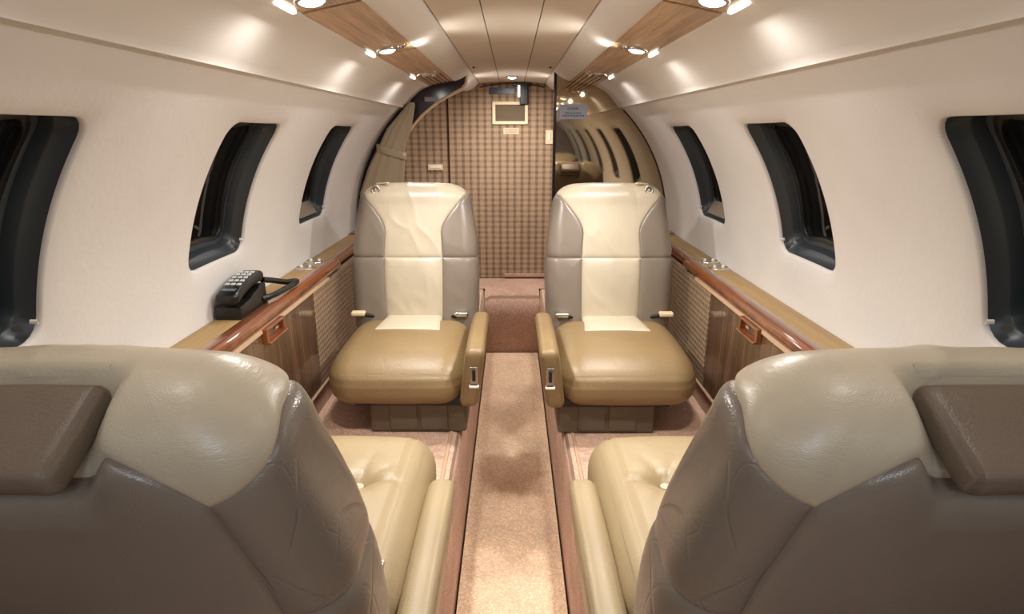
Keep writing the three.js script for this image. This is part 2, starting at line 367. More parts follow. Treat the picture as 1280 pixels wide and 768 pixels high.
// floor: raised side floors and the dropped aisle
const floor = structure('floor', 'dropped beige carpet aisle between pinkish carpeted seat platforms', 'floor');
const AX = 0.160, ZS = 3.285;
part('aisle_carpet', boxUV(new THREE.BoxGeometry(2 * AX - 0.018, 0.03, ZS - ZN - 0.012).translate(0, -0.015, -(ZS - 0.012 + ZN) / 2)), M.aisle, floor, 'light beige carpet of the aisle');
part('subfloor', rbox(2 * AX + 0.06, 0.01, ZS - ZN + 0.10, 0.001, 0, -0.035, -(ZS + 0.10 + ZN) / 2, 1), M.base, floor);
for (const s of [-1, 1]) {
  const sec = [[0.80, 0.30], [0.80, FLOOR], [AX + 0.022, FLOOR], [AX + 0.013, FLOOR - 0.003], [AX + 0.005, FLOOR - 0.012], [AX, FLOOR - 0.03], [AX - 0.001, -0.03], [AX + 0.03, -0.03], [AX + 0.03, 0.30]].map(([x, y]) => [s * x, y]);
  part('platform_carpet', boxUV(sweepZ(sec, ZN, ZF, true, 0.55, 1)), M.side, floor, 'pinkish carpet of the raised seat platform');
  part('seat_rail', rbox(0.010, 0.005, ZS - ZN, 0.002, s * (AX + 0.030), FLOOR + 0.002, -(ZS + ZN) / 2, 1), M.edge, floor, 'thin pale rail along the platform edge');
}
{
  const st = structure('floor_step', 'brown carpeted step closing the rear end of the aisle', 'step'), sec = [];   // carpet rolls over the top edge
  const rows = [[3.70, FLOOR + 0.006], [3.5, FLOOR + 0.008]]; for (let k = 0; k <= 8; k++) { const a = k / 8 * Math.PI / 2; rows.push([ZS + 0.12 - 0.12 * Math.sin(a), FLOOR + 0.008 - 0.12 + 0.12 * Math.cos(a)]); }
  rows.push([ZS - 0.002, 0.15], [ZS, -0.03]);
  const P2 = rows.map(([Z, y]) => { const r = []; for (let i = 0; i <= 10; i++) r.push(new THREE.Vector3(lerp(-AX, AX, i / 10), y, -Z)); return r; });
  part('riser_carpet', smoothNormals(boxUV(gridGeo(P2, true))), M.step, st);
  part('landing_carpet', rbox(1.3, 0.006, 0.26, 0.003, 0, FLOOR + 0.004, -3.56), M.step, st);
}
// far bulkhead in checked cloth, with its flush door
{
  const w = structure('wall_far', 'bulkhead covered in brown checked cloth behind the cabin', 'wall'), pts = [];
  for (let k = 0; k <= 40; k++) { const a = lerp(-0.55, Math.PI + 0.55, k / 40); pts.push([(R + 0.08) * Math.cos(a), YC + (R + 0.08) * Math.sin(a)]); }
  part('cloth_panel', boxUV(shapeSolid(pts, 0.03).translate(0, 0, -ZF - 0.03)), M.check, w);
  const d = structure('door_1', 'flush cloth covered bulkhead door at the end of the aisle', 'door');
  part('leaf', boxUV(shapeSolid([[-0.374, 0.358], [0.262, 0.358], [0.262, 1.535], [-0.15, 1.535], [-0.374, 1.50]], 0.008, [], 0.003).translate(0, 0, -ZF + 0.004)), M.check, d);
  part('door_gap_shade', rbox(0.010, 1.16, 0.004, 0.001, -0.382, 0.94, -ZF + 0.004, 1), M.seal, d, 'dark brown strip painted as door gap shade');  // dark strip drawn for the shade in the door gap
  part('threshold', rbox(0.30, 0.024, 0.02, 0.006, 0.10, 0.372, -ZF + 0.022, 2), M.step, d, 'dark sill strip');
  part('door_gap_shade', tube([[-0.19, 1.500, -ZF + 0.01], [-0.1, 1.517, -ZF + 0.01], [0, 1.523, -ZF + 0.01], [0.1, 1.517, -ZF + 0.01], [0.19, 1.500, -ZF + 0.01]], 0.007, 30, 6), M.seal, d, 'dark brown strip painted as door gap shade');  // dark tube drawn for the shade along the door head
  const b = structure('wall_near', 'plain cream bulkhead closing the cabin behind the camera', 'wall');
  part('panel', boxUV(shapeSolid(pts, 0.03).translate(0, 0, -ZN)), M.wall, b);
}
// right partition: smoked bronze mirror; left partition: dark arch
function arcPts(s, x0, x1, n = 24, r = R + 0.01) { const o = []; const a0 = Math.acos(x0 / r), a1 = Math.acos(x1 / r); for (let k = 0; k <= n; k++) { const a = lerp(a0, a1, k / n); o.push([s * r * Math.cos(a), YC + r * Math.sin(a)]); } return o; }
{
  const p = structure('wall_partition_right', 'smoked bronze mirror partition behind the seat on the mirror side', 'wall');
  const pts = [[0.208, FLOOR], [0.70, FLOOR], [0.775, 0.70], ...arcPts(1, 0.776, 0.30), [0.208, 1.54]];
  part('mirror_panel', shapeSolid(pts, 0.014).translate(0, 0, -ZP - 0.014), M.mirror, p, 'smoked bronze mirror');
  part('edge_strip', rbox(0.014, 1.19, 0.030, 0.004, 0.203, FLOOR + 0.595, -ZP - 0.006), M.violet, p, 'dark edge strip');
  const gk = []; for (let k = 0; k <= 30; k++) { const a = lerp(-0.02, 0.81, k / 30); gk.push([(R - 0.001) * Math.cos(a), YC + (R - 0.001) * Math.sin(a), -ZP + 0.003]); }
  part('gasket', tube(gk, 0.005, 60, 6), M.seal, p);
  const q = structure('wall_partition_left', 'dark violet arched partition behind the curtain', 'wall');
  const arch = [[-0.213, 1.53], [-0.222, 1.470], [-0.238, 1.450], [-0.282, 1.428], [-0.358, 1.387], [-0.432, 1.330], [-0.497, 1.258], [-0.530, 1.177], [-0.549, 1.026], [-0.553, 0.9], [-0.553, FLOOR]];
  const sh = [...arch.slice().reverse(), [-0.213, 1.545], ...arcPts(-1, 0.30, 0.776), [-0.775, 0.70], [-0.70, FLOOR]];
  part('panel', shapeSolid(sh, 0.016).translate(0, 0, -ZP - 0.016), M.violet, q);
  part('arch_trim', tube(arch.map(([x, y]) => [x, y, -ZP - 0.022]), 0.0125, 80, 10), M.ivory, q, 'cream arch edging');
  const gk2 = gk.map(([x, y, z]) => [-x, y, z]); part('gasket', tube(gk2, 0.006, 60, 6), M.seal, q);
}

// ------------------------------------------------------------------ overhead service panels with reading lamps
const BAYS = [[-1.96, -0.74], [-0.74, -0.09], [-0.09, 0.55], [0.55, 1.195], [1.195, 1.83], [1.83, 2.545], [2.545, 2.945], [2.98, 3.68]];
const woodDir = new THREE.Vector2(0.385 - 0.272, 1.4565 - 1.4785), wlen = woodDir.length();
for (const s of [-1, 1]) BAYS.forEach(([a, b], k) => {
  const where = ['at the near bulkhead behind the camera', 'beside the dome lamp behind the camera', 'over the near seat back', 'over the near seat cushion', 'over the space between facing seats', 'over the far seat', 'next to the rear partition', 'beyond the rear partition'][k];
  const side = s < 0 ? 'telephone side' : 'mirror side';
  const g = thing('overhead_panel', `walnut overhead service panel ${where}, ${side}`, 'panel', [s * 0.3285, 1.4675, 0], 'walnut overhead panels');
  g.rotation.z = s * Math.atan2(woodDir.y, woodDir.x); if (s < 0) g.rotation.z = -Math.atan2(woodDir.y, woodDir.x);
  // local x runs outboard for s>0; local -y faces the cabin
  const out = s, lampZ = k === 7 ? 3.2 : b - 0.085, lit = k === 3 || k === 4 || k === 7 || k < 2, hasPod = k !== 6;
  if (k === 6) { for (let i = 0; i < 6; i++) part('slat', rbox(wlen / 6 - 0.005, 0.016, b - a, 0.0025, -wlen / 2 + (i + 0.5) * wlen / 6, 0.008, -(a + b) / 2), M.walnut, g); part('backing', rbox(wlen, 0.003, b - a, 0.001, 0, 0.020, -(a + b) / 2, 1), M.walnut, g); return; }
  const gapZ = 0.016, geo = rbox(wlen, 0.008, b - a - gapZ, 0.0025, 0, 0.004, -(a + b - gapZ) / 2);
  part('veneer_board', geo, M.walnut, g);
  if (!hasPod) return;
  const lx = out * 0.012;
  const lamp = part('reading_lamp', new THREE.TorusGeometry(0.026, 0.0045, 10, 36).rotateX(Math.PI / 2).scale(0.95, 1, 1.25).translate(lx, -0.001, -lampZ), k === 5 ? M.chrome : M.satin, g, 'round reading lamp bezel');
  part('lens', new THREE.SphereGeometry(0.0255, 28, 12, 0, Math.PI * 2, Math.PI / 2, Math.PI / 2).scale(0.95, 0.42, 1.25).translate(lx, 0.0005, -lampZ), lit ? M.lens : M.chrome, lamp, lit ? 'glowing lens' : 'unlit chrome reflector');
  part('air_nozzle', new THREE.LatheGeometry([[0, -0.006], [0.006, -0.007], [0.0075, -0.003], [0.012, -0.004], [0.013, 0]].map(p => new THREE.Vector2(...p)), 24).translate(lx - out * 0.042, 0, -lampZ + 0.012), M.chrome, g, 'small chrome air nozzle');
  if (k === 5) part('air_nozzle', new THREE.LatheGeometry([[0, -0.012], [0.009, -0.013], [0.012, -0.006], [0.017, -0.007], [0.018, 0]].map(p => new THREE.Vector2(...p)), 24).translate(lx - out * 0.03, 0, -lampZ - 0.03), M.chrome, g);
  part('wash_lamp', rbox(0.010, 0.010, 0.085, 0.003, out * (wlen / 2 + 0.001), -0.002, -lampZ, 2), M.slot, g, 'narrow glowing wash lamp');
  if (lit) {
    const L = new THREE.SpotLight(WARM, k === 7 ? READ_I * 0.5 : k < 2 ? READ_I * 0.08 : READ_I, 0, 1.3, 1, 2); L.position.set(lx, -0.016, -lampZ); L.target.position.set(lx - out * 0.22, -1, -lampZ); L.castShadow = true; L.shadow.radius = 1.6; g.add(L, L.target);
  }
  if (k < 5 || k === 7) {   // spot added to brighten the ceiling across the cabin, even beside an unlit lens
    const B = new THREE.SpotLight(WARM, k < 2 ? CEILING_FILL_I * 0.4 : CEILING_FILL_I, 0, 0.85, 1, 2); B.position.set(lx - out * 0.02, -0.045, -lampZ); B.target.position.set(lx - out * 1.0, 0.10, -lampZ); B.castShadow = true; B.shadow.radius = 1.4; g.add(B, B.target);
  }
  const W = new THREE.RectAreaLight(WASH, k < 3 ? WASH_I * 0.36 : WASH_I, 0.010, 0.085); W.position.set(out * (wlen / 2 + 0.004), -0.012, -lampZ); W.castShadow = true; g.add(W);
  W.rotation.set(-Math.PI / 2, 0, 0);   // faces straight down along the cove
});

// ------------------------------------------------------------------ consoles along both walls
const LEDGE = 0.79;
function consoleUnit(s) {
  const g = thing('side_console', s < 0 ? 'long wall console with mahogany edge and striped veneer front, carrying the black telephone' : 'long wall console with mahogany edge and striped veneer front, ending at the mirror partition', 'console', [s * 0.70, FLOOR, 0]);
  const X = x => s * (x - 0.70), Y = y => y - FLOOR, sw = (sec, a, b, c = 0.6) => sweepZ(sec.map(([x, y]) => [X(x), Y(y)]), a, b, true, c);
  const rot = geo => { const uv = geo.attributes.uv; for (let i = 0; i < uv.count; i++) uv.setXY(i, uv.getX(i), uv.getY(i)); return geo; };
  // top boards
  part('top_board', rot(boxUV(sw([[0.686, 0.776], [0.764, 0.776], [0.764, 0.788], [0.6885, 0.788], [0.686, 0.786]], ZN, 2.84))), M.laminate, g, 'beige laminate top');
  const tr = [[0.689, 0.765], [0.689, 0.787], [0.685, 0.7925], [0.664, 0.793], [0.652, 0.790], [0.645, 0.783], [0.643, 0.772], [0.646, 0.765]];
  part('edge_trim', boxUV(sw(tr, ZN, 2.18, 0.45)), M.mahogany, g, 'glossy mahogany edge');
  part('edge_trim', boxUV(sw(tr.map(([x, y]) => [0.689 - (0.689 - x) * 0.62 + 0.004, y - 0.002]), 2.18, 2.80, 0.45)), M.mahogany, g, 'narrower mahogany edge');
  part('end_block', rbox(0.09, 0.024, 0.085, 0.004, X(0.715), Y(0.785), -2.80), M.mahogany, g);
  part('under_board', boxUV(sw([[0.676, 0.740], [0.70, 0.740], [0.70, 0.775], [0.676, 0.775]], ZN, 2.84)), M.mahogany, g);
  part('table_lip', boxUV(sw([[0.641, 0.752], [0.668, 0.752], [0.668, 0.7615], [0.643, 0.7615]], 0.2, 2.02, 0.5)), M.edge, g, 'pale edge of the folded table');
  // striped veneer front and woven rear front
  const fr = (a, b, m, nm, l) => { const q = sw([[0.645, 0.425], [0.665, 0.425], [0.665, 0.752], [0.645, 0.752]], a, b, 0.9); return part(nm, boxUV(q), m, g, l); };
  fr(-0.4, 0.62, M.veneer, 'veneer_front', 'striped glossy veneer'); fr(0.626, 1.845, M.veneer, 'veneer_front', 'striped glossy veneer'); fr(1.853, 2.84, M.woven, 'woven_front', 'woven beige panel');
  part('foot_strip', rbox(0.012, 0.008, 2.84 - ZN, 0.003, X(0.645), Y(0.419), -(2.84 + ZN) / 2, 2), M.edge, g, 'pale metal strip');
  part('kick_board', rbox(0.012, 0.072, 2.83 - ZN, 0.003, X(0.652), Y(0.381), -(2.84 + ZN) / 2, 2), M.mahogany, g);
  // finger pull of the folding table
  for (const zc of [1.505]) {
    const pull = part('table_pull', merge([rbox(0.014, 0.008, 0.125, 0.0025, X(0.638), Y(0.758), -zc), rbox(0.014, 0.036, 0.010, 0.0025, X(0.638), Y(0.742), -zc - 0.0575), rbox(0.014, 0.036, 0.010, 0.0025, X(0.638), Y(0.742), -zc + 0.0575), rbox(0.022, 0.006, 0.125, 0.0025, X(0.634), Y(0.724), -zc), rbox(0.002, 0.034, 0.115, 0.0008, X(0.6445), Y(0.742), -zc)]), M.mahogany, g, 'mahogany finger pull');
    part('catch', rbox(0.006, 0.008, 0.02, 0.002, X(0.636), Y(0.744), -zc - 0.01), M.chrome, pull);
  }
  // drink holders let into the top
  for (const zc of s < 0 ? [1.155, 2.055, 2.16] : [1.155, 2.05, 2.16]) {
    const h = part('drink_holder', new THREE.LatheGeometry([[0.030, 0.0], [0.030, 0.003], [0.0335, 0.0045], [0.037, 0.003], [0.0375, 0.0]].map(p => new THREE.Vector2(...p)), 40).translate(X(0.732), Y(0.788), -zc), M.chrome, g, 'chrome ringed drink holder');
    part('well', new THREE.LatheGeometry([[0, 0.0012], [0.0285, 0.0012], [0.030, 0.003]].map(p => new THREE.Vector2(...p)), 36).translate(X(0.732), Y(0.788), -zc), M.satin, h);
    part('spring_clip', merge([rbox(0.007, 0.010, 0.014, 0.002, X(0.717), Y(0.793), -zc), rbox(0.007, 0.010, 0.014, 0.002, X(0.747), Y(0.793), -zc)]), M.white, h);
  }
  return g;
}
consoleUnit(-1); consoleUnit(1);

// ------------------------------------------------------------------ seats
const bk = { H: 0.63, r: 0.062, T: 0.132, rw: 0.084 };
function backPoint(a, v) {
  const { H, r, T, rw } = bk, L1 = H - r, L = L1 + r * Math.PI / 2, s0 = clamp(v, 0, 1) * L;
  let y, c = 1; if (s0 < L1) y = s0; else { const q = (s0 - L1) / r; y = L1 + r * Math.sin(q); c = Math.max(1e-5, Math.cos(q)); }
  const f = y / H;
  let w = 0.214 + 0.014 * Math.sin(Math.PI * clamp(f * 1.05, 0, 1)) - 0.016 * sm(0.55, 1, f); w -= rw * (1 - c);
  const th = (T * (0.92 + 0.10 * Math.sin(Math.PI * f)) / 2) * Math.pow(c, 0.92), rc = Math.max(1e-7, Math.min(th, 0.05) * 0.985), fx = w - rc, fz = th - rc;
  const sg = a < 0 ? -1 : 1; let q = Math.abs(a), x, z; const qa = rc * Math.PI / 4;
  const arc = (ph, sx, sz) => { x = fx + rc * Math.sin(ph) * 1; z = sz * (fz + rc * Math.cos(ph)); };
  if (q <= 1) { const l = q * (fx + qa); if (l <= fx) { x = l; z = th; } else arc((l - fx) / rc, 1, 1); }
  else if (q <= 2) { const l = (q - 1) * (2 * qa + 2 * fz); if (l <= qa) arc(Math.PI / 4 + l / rc, 1, 1); else if (l <= qa + 2 * fz) { x = w; z = fz - (l - qa); } else arc(Math.PI / 2 - (l - qa - 2 * fz) / rc, 1, -1); }
  else { const l = (q - 2) * (fx + qa); if (l <= qa) arc(Math.PI / 4 - l / rc, 1, -1); else { x = fx - (l - qa); z = -th; } }
  const k = clamp(x / w, 0, 1);
  z += (z > 0 ? 1 : -1) * 0.012 * (1 - k * k) * c;                       // crown front and rear
  z += 0.020 * Math.sin(Math.PI * clamp(f * 1.15, 0, 1)) - 0.012;        // lumbar curve
  y += 0.010 * (1 - k * k) * sm(0.75, 1, f) * 0.4;
  // recess for the stowed headrest
  const ins = (1 - sm(0.052, 0.080, x)) * sm(0.012, 0.034, -(z - 0.008)) * sm(0.80, 0.94, f); y -= 0.030 * ins;
  return new THREE.Vector3(sg * x, y, z);
}
// clustered parameter so that seams are crisp
const cl = t => lerp(t, 0.5 - 0.5 * Math.cos(Math.PI * t), 0.75);
function quilt(P, edges, puff, groove = 0.0042, sig = 0.0055, extra) {
  const nj = P.length, ni = P[0].length, N = [], D = [];
  const li = P.map(r => { const o = [0]; for (let i = 1; i < ni; i++) o.push(o[i - 1] + r[i].distanceTo(r[i - 1])); return o; });
  const lj = []; for (let i = 0; i < ni; i++) { const o = [0]; for (let j = 1; j < nj; j++) o.push(o[j - 1] + P[j][i].distanceTo(P[j - 1][i])); lj.push(o); }
  for (let j = 0; j < nj; j++) { N.push([]); for (let i = 0; i < ni; i++) {
    const du = P[j][Math.min(i + 1, ni - 1)].clone().sub(P[j][Math.max(i - 1, 0)]), dv = P[Math.min(j + 1, nj - 1)][i].clone().sub(P[Math.max(j - 1, 0)][i]);
    const n = du.cross(dv); if (n.lengthSq() < 1e-16) n.set(0, 1, 0); N[j].push(n.normalize());
  } }
  for (let j = 0; j < nj; j++) for (let i = 0; i < ni; i++) {
    let d = 9; if (edges.l) d = Math.min(d, li[j][i]); if (edges.r) d = Math.min(d, li[j][ni - 1] - li[j][i]);
    if (edges.b) d = Math.min(d, lj[i][j]); if (edges.t) d = Math.min(d, lj[i][nj - 1] - lj[i][j]);
    let dx = d; if (edges.jf !== undefined) { const up = Math.max(0, lj[i][j] - lj[i][edges.jf]), e = Math.min(li[j][i], li[j][ni - 1] - li[j][i]); d = Math.min(d, Math.hypot(e, up)); dx = Math.min(d, e); }
    let h = puff * (1 - Math.exp(-d / 0.03)) - groove * Math.exp(-d / sig); if (d > 8) h = 0; if (extra) h += extra(P[j][i], d) * (1 - Math.exp(-dx / 0.014));
    D.push([j, i, h]);
  }
  const out = P.map(r => r.map(p => p.clone())); for (const [j, i, h] of D) out[j][i].addScaledVector(N[j][i], h); return out;
}
const AB = 0.475, VS = 0.545, VF = 0.675, VC = 0.880, VT = 0.815, AR = 2.26;   // seam layout of the backrest
const vTop = a => { const q = Math.abs(a); if (q <= 1) return lerp(VF, VC, Math.pow((q - AB) / (1 - AB), 0.6)); const t = (q - 1) / (AR - 1); return lerp(VC, VT, t) + 0.038 * Math.sin(Math.PI * t); };
const vRear = a => { const q = Math.abs(a) - AR; return lerp(VT, 0.905, Math.sin(Math.PI / 2 * clamp(q / 0.42, 0, 1))); };
function patch(a0, a1, lo, hi, ni, nj) { const P = []; for (let j = 0; j <= nj; j++) { const r = []; for (let i = 0; i <= ni; i++) { const a = lerp(a0, a1, cl(i / ni)); r.push(backPoint(a, lerp(lo(a), hi(a), cl(j / nj)))); } P.push(r); } return P; }
const nz1 = fbm(5, 201, 3);
const wrinkle = (ox, oy, amp) => (p) => { const u = p.x * 1.6 + ox + 3, v = p.y * 1.2 + p.z + oy + 3, n = nz1(u + 0.35 * p.y, v + 0.4 * p.x); return amp * (Math.pow(1 - Math.abs(2 * n - 1), 5) - 0.35); };
function seatBack(parent, recline, pivot, sd, bolster) {
  const b = new THREE.Group(); b.name = 'backrest'; b.position.set(...pivot); b.rotation.x = -recline; parent.add(b);
  const C = v => () => v, q = (P, e, f, x, g) => gridGeo(quilt(P, e, f, g ?? 0.0042, 0.0055, x));
  part('centre_pad', q(patch(-AB, AB, C(0), C(VS), 40, 36), { l: 1, r: 1, t: 1 }, 0.008, wrinkle(sd, 0.2, 0.0035)), M.cream, b, 'cream leather centre pad');
  const up = [q(patch(-AB, AB, C(VS), C(1), 44, 60), { b: 1 }, 0.0, wrinkle(sd + 0.4, 0.7, 0.0030))];
  // upper field keeps a seam along the lower part of its sides
  {
    const P = patch(-AB, AB, C(VS), C(VF), 40, 30), Q = patch(-AB, AB, C(VF), C(1), 40, 36);
    up.length = 0; up.push(gridGeo(quilt([...P, ...Q.slice(1)], { b: 1, jf: 30 }, 0, 0.0042, 0.0055, wrinkle(sd + 0.4, 0.7, 0.0030))));
  }
  for (const s of [1, -1]) {
    const P = patch(s * AB, s * AR, vTop, C(1), 60, 30);
    up.push(gridGeo(quilt(P, { b: 1 }, 0, s * 0.0042), s < 0));
  }
  const RC = []; for (let j = 0; j <= 34; j++) { const r = []; for (let i = 0; i <= 84; i++) { const t = lerp(AR, 6 - AR, cl(i / 84)), a = t <= 3 ? t : -(6 - t), lo = vRear(a); r.push(backPoint(a, lerp(lo, 1, cl(j / 34)))); } RC.push(r); }
  up.push(gridGeo(quilt(RC, { b: 1 }, 0, 0.0042)));
  part('top_band', smoothNormals(merge(up), 0.2), M.cream, b, 'cream leather band flaring over the top');
  for (const s of [1, -1]) {
    const low = patch(s * AB, s * AR, C(0), C(VS), 56, 34), hi = patch(s * AB, s * AR, C(VS), vTop, 56, 40);
    part('side_bolster', smoothNormals(merge([gridGeo(quilt(low, { l: 1, r: 1, t: 1 }, s * 0.004, s * 0.0042, 0.0055, wrinkle(sd + s, 0.1, s * 0.002)), s < 0), gridGeo(quilt(hi, { l: 1, r: 1, b: 1, t: 1 }, s * 0.002, s * 0.0042, 0.0055, wrinkle(sd + s, 0.5, s * 0.002)), s < 0)]), 0.2), bolster, b, 'taupe leather side bolster');
  }
  const RP = []; for (let j = 0; j <= 60; j++) { const r = []; for (let i = 0; i <= 80; i++) { const t = lerp(AR, 6 - AR, cl(i / 80)), a = t <= 3 ? t : -(6 - t); r.push(backPoint(a, lerp(0, vRear(a), cl(j / 60)))); } RP.push(r); }
  part('rear_cover', gridGeo(quilt(RP, { l: 1, r: 1, t: 1 }, 0.006, 0.0042)), M.taupe, b, 'dark taupe leather rear cover');
  const pad = puffBox(0.118, 0.028, 0.090, [0.008, 0.010, 0.012], 0.008, v => { v.y += 0.004 * (1 - (v.x / 0.09) ** 2) - 0.05 * 0 * v.z; });
  pad.rotateX(-0.20); pad.translate(0, bk.H - 0.028, -0.060);
  part('headrest_pad', pad, M.pad, b, 'stowed dark leather headrest');
  return b;
}
function makeSeat(label, x, Z, turn, aisle, recline, sd, near) {
  const g = thing('cabin_seat', label, 'seat', [x, FLOOR, -Z]); g.rotation.y = turn;
  const A = aisle, y0 = FLOOR;
  // base
  part('base_box', rbox(0.30, 0.12, 0.32, 0.008, A * 0.06, 0.062, 0.0), M.base, g, 'dark brown seat base');
  part('base_panel', merge([rbox(0.085, 0.085, 0.006, 0.003, A * 0.06 - 0.045, 0.055, 0.162), rbox(0.085, 0.085, 0.006, 0.003, A * 0.06 + 0.05, 0.055, 0.162)]), M.base, g);
  part('base_frame', rbox(0.34, 0.03, 0.36, 0.006, A * 0.04, 0.115, 0.0), M.dark, g);
  // cushion
  const cw = 0.442, ch = near ? 0.152 : 0.180, cd = near ? 0.53 : 0.45, cy = near ? 0.195 : 0.172, cz = near ? 0.028 : -0.026;
  const top = near ? 0.000 : 0.0;
  part('seat_cushion', (() => {
    const geo = puffBox(cw, ch, cd, near ? [0.062, 0.068, 0.085] : [0.088, 0.086, 0.112], near ? 0.0065 : 0.0095, v => {
      const kx = v.x / (cw / 2), kz = v.z / (cd / 2);
      if (v.y > 0) v.y += 0.010 * (1 - kx * kx) * (1 - kz * kz * 0.6);
      if (!near) { const t = sm(-0.10, 0.22, v.z); v.y -= lerp(0.0, 0.018, clamp((v.y + 0.08) / 0.16, 0, 1)) * t * t; }
      if (v.z > 0.1) v.z += 0.012 * (1 - (v.y / 0.083) ** 2) * sm(0.1, 0.2, v.z) + 0.008 * (1 - kx * kx);
      if (v.y > 0.02 && near) {   // button and the folds that run into it
        for (const bx of [-0.092, 0.092]) {
          const dx = v.x - bx, dz = v.z - 0.055, d = Math.hypot(dx, dz), an = Math.atan2(dz, dx);
          v.y -= 0.024 * Math.exp(-d * d / 0.0009) + 0.0055 * Math.exp(-d / 0.045) * Math.pow(0.5 + 0.5 * Math.cos(an * 8 + 1 + bx * 20), 3);
        }
        v.y -= 0.007 * Math.exp(-Math.pow((v.z - 0.055) / 0.007, 2)) * (1 - sm(0.15, 0.175, Math.abs(v.x)));
      }
      // piping line round the top field
      const bx = Math.abs(v.x) - (cw / 2 - 0.050), w = Math.exp(-Math.pow(bx / 0.004, 2)); if (v.y > 0.05 && near) v.y -= 0.004 * w;
      if (!near && v.z > 0.16) { const e = Math.exp(-Math.pow((v.y - 0.012) / 0.005, 2)); v.z -= 0.0035 * e; }
      const n = nz1(v.x * 1.3 + sd, v.z * 1.1 + v.y * 1.5 + sd * 2); v.y += 0.004 * (n - 0.5); v.z += 0.004 * (n - 0.5);
    });
    return geo.translate(0, cy, cz);
  })(), near ? M.butter : M.tan, g, near ? 'pale butter leather seat cushion' : 'tan leather seat cushion');
  if (near) for (const bx of [-0.092, 0.092]) part('button', new THREE.SphereGeometry(0.011, 20, 10).scale(1, 0.4, 1).translate(bx, cy + ch / 2 - 0.014, cz + 0.055), M.cream, g, 'leather covered button');
  else {
    const P = []; for (let j = 0; j <= 24; j++) { const r = []; for (let i = 0; i <= 24; i++) { const xx = lerp(-0.115, 0.115, i / 24) * lerp(1, 0.86, j / 24), zz = lerp(-0.045, -0.21, j / 24), kx = xx / (cw / 2), kz = (zz - cz) / (cd / 2); const tt = sm(-0.10, 0.22, zz - cz); r.push(new THREE.Vector3(xx, cy + ch / 2 + 0.0035 - 0.018 * tt * tt + 0.010 * (1 - kx * kx) * (1 - kz * kz * 0.6), zz)); } P.push(r); }
    part('seat_inset', gridGeo(quilt(P, { l: 1, r: 1, b: 1 }, 0.002, 0.006, 0.004)), M.cream, g, 'pale cream leather inset');
  }
  // backrest
  const b = seatBack(g, recline, [0, near ? 0.118 : 0.105, -0.262], sd, near ? M.worn : M.taupe);
  // aisle armrest
  const ax = A * 0.247, py = near ? -0.063 : 0, pz = near ? -0.115 : 0;
  const arm = part('armrest', (() => {
    const geo = puffBox(0.058, near ? 0.20 : 0.205, 0.40, [0.021, 0.026, 0.024], 0.009, v => { const t = clamp((0.1 - v.y) / 0.2, 0, 1); if (v.z > 0.05) v.z -= 0.045 * t * sm(0.05, 0.2, v.z); v.x -= A * 0.026 * t; v.y += 0.006 * Math.sin((v.z + 0.2) / 0.4 * Math.PI); });
    return geo.translate(ax, near ? 0.145 : 0.208, near ? -0.055 : 0.060);
  })(), near ? M.butter : M.tan, g, 'slim leather armrest');
  const pl = part('recline_plate', rbox(0.022, 0.056, 0.005, 0.006, ax - A * 0.004, 0.235 + py, 0.263 + pz), M.chrome, arm, 'chrome recline control'); pl.rotation.x = 0;
  part('recline_lever', merge([rbox(0.009, 0.036, 0.010, 0.003, ax - A * 0.004, 0.240 + py, 0.268 + pz), rbox(0.026, 0.008, 0.012, 0.003, ax - A * 0.004, 0.205 + py, 0.266 + pz)]), M.dark, arm, 'dark lever in the plate');
  part('lever_tab', rbox(0.028, 0.008, 0.014, 0.003, ax - A * 0.004, 0.2045 + py, 0.266 + pz), M.white, arm, 'white tab');
  // belts: buckle on the aisle side, tongue on the wall side
  const byz = near ? -0.19 : -0.205, bd = near ? 0 : -0.021;
  part('belt_buckle', merge([rbox(0.046, 0.018, 0.030, 0.005, A * 0.172, 0.298 + bd, byz), rbox(0.012, 0.010, 0.034, 0.003, A * 0.172 - 0.021, 0.300 + bd, byz)]), M.chrome, g, 'chrome seat belt buckle');
  part('belt_strap', tube([[A * 0.150, 0.288 + bd, byz], [A * 0.12, 0.284 + bd, byz - 0.02], [A * 0.09, 0.270 + bd, byz - 0.05]], 0.006, 12, 6).scale(1, 1, 1), M.dark, g);
  part('belt_tongue', merge([rbox(0.050, 0.017, 0.028, 0.006, -A * 0.200, 0.300 + bd, byz)]), M.ivory, g, 'cream seat belt keeper');
  part('belt_strap', tube([[-A * 0.176, 0.296 + bd, byz], [-A * 0.155, 0.290 + bd, byz - 0.004], [-A * 0.12, 0.272 + bd, byz - 0.04]], 0.006, 12, 6), M.dark, g);
  if (!near) {   // shoulder harness guide on the wall-side top corner
    const hx = -A * 0.135, hy = bk.H - 0.028;
    const gd = part('harness_guide', new THREE.TorusGeometry(0.013, 0.0045, 10, 24).translate(hx, hy, 0.048), M.satin, b, 'metal shoulder harness guide');
    part('guide_strap', rbox(0.012, 0.006, 0.06, 0.002, 0, 0, 0).rotateY(A * 0.9).translate(hx + A * 0.022, hy + 0.024, 0.030), M.ivory, gd); part('guide_bolt', new THREE.SphereGeometry(0.006, 12, 8).translate(hx, hy, 0.050), M.chrome, gd);
  }
  return g;
}
makeSeat('tan and taupe leather seat with cream inset, in front of the tied back curtain', -0.352, 1.83, 0, 1, 0.17, 0.1, false);
makeSeat('tan and taupe leather seat with cream inset, in front of the bronze mirror partition', 0.352, 1.82, 0, -1, 0.17, 0.37, false);
makeSeat('taupe and cream leather seat with stowed headrest and tufted cushion, nearest the telephone', -0.385, 0.90, Math.PI, -1, 0.29, 0.63, true);
makeSeat('taupe and cream leather seat with stowed headrest, facing the mirror partition side seat', 0.385, 0.90, Math.PI, 1, 0.29, 0.81, true);

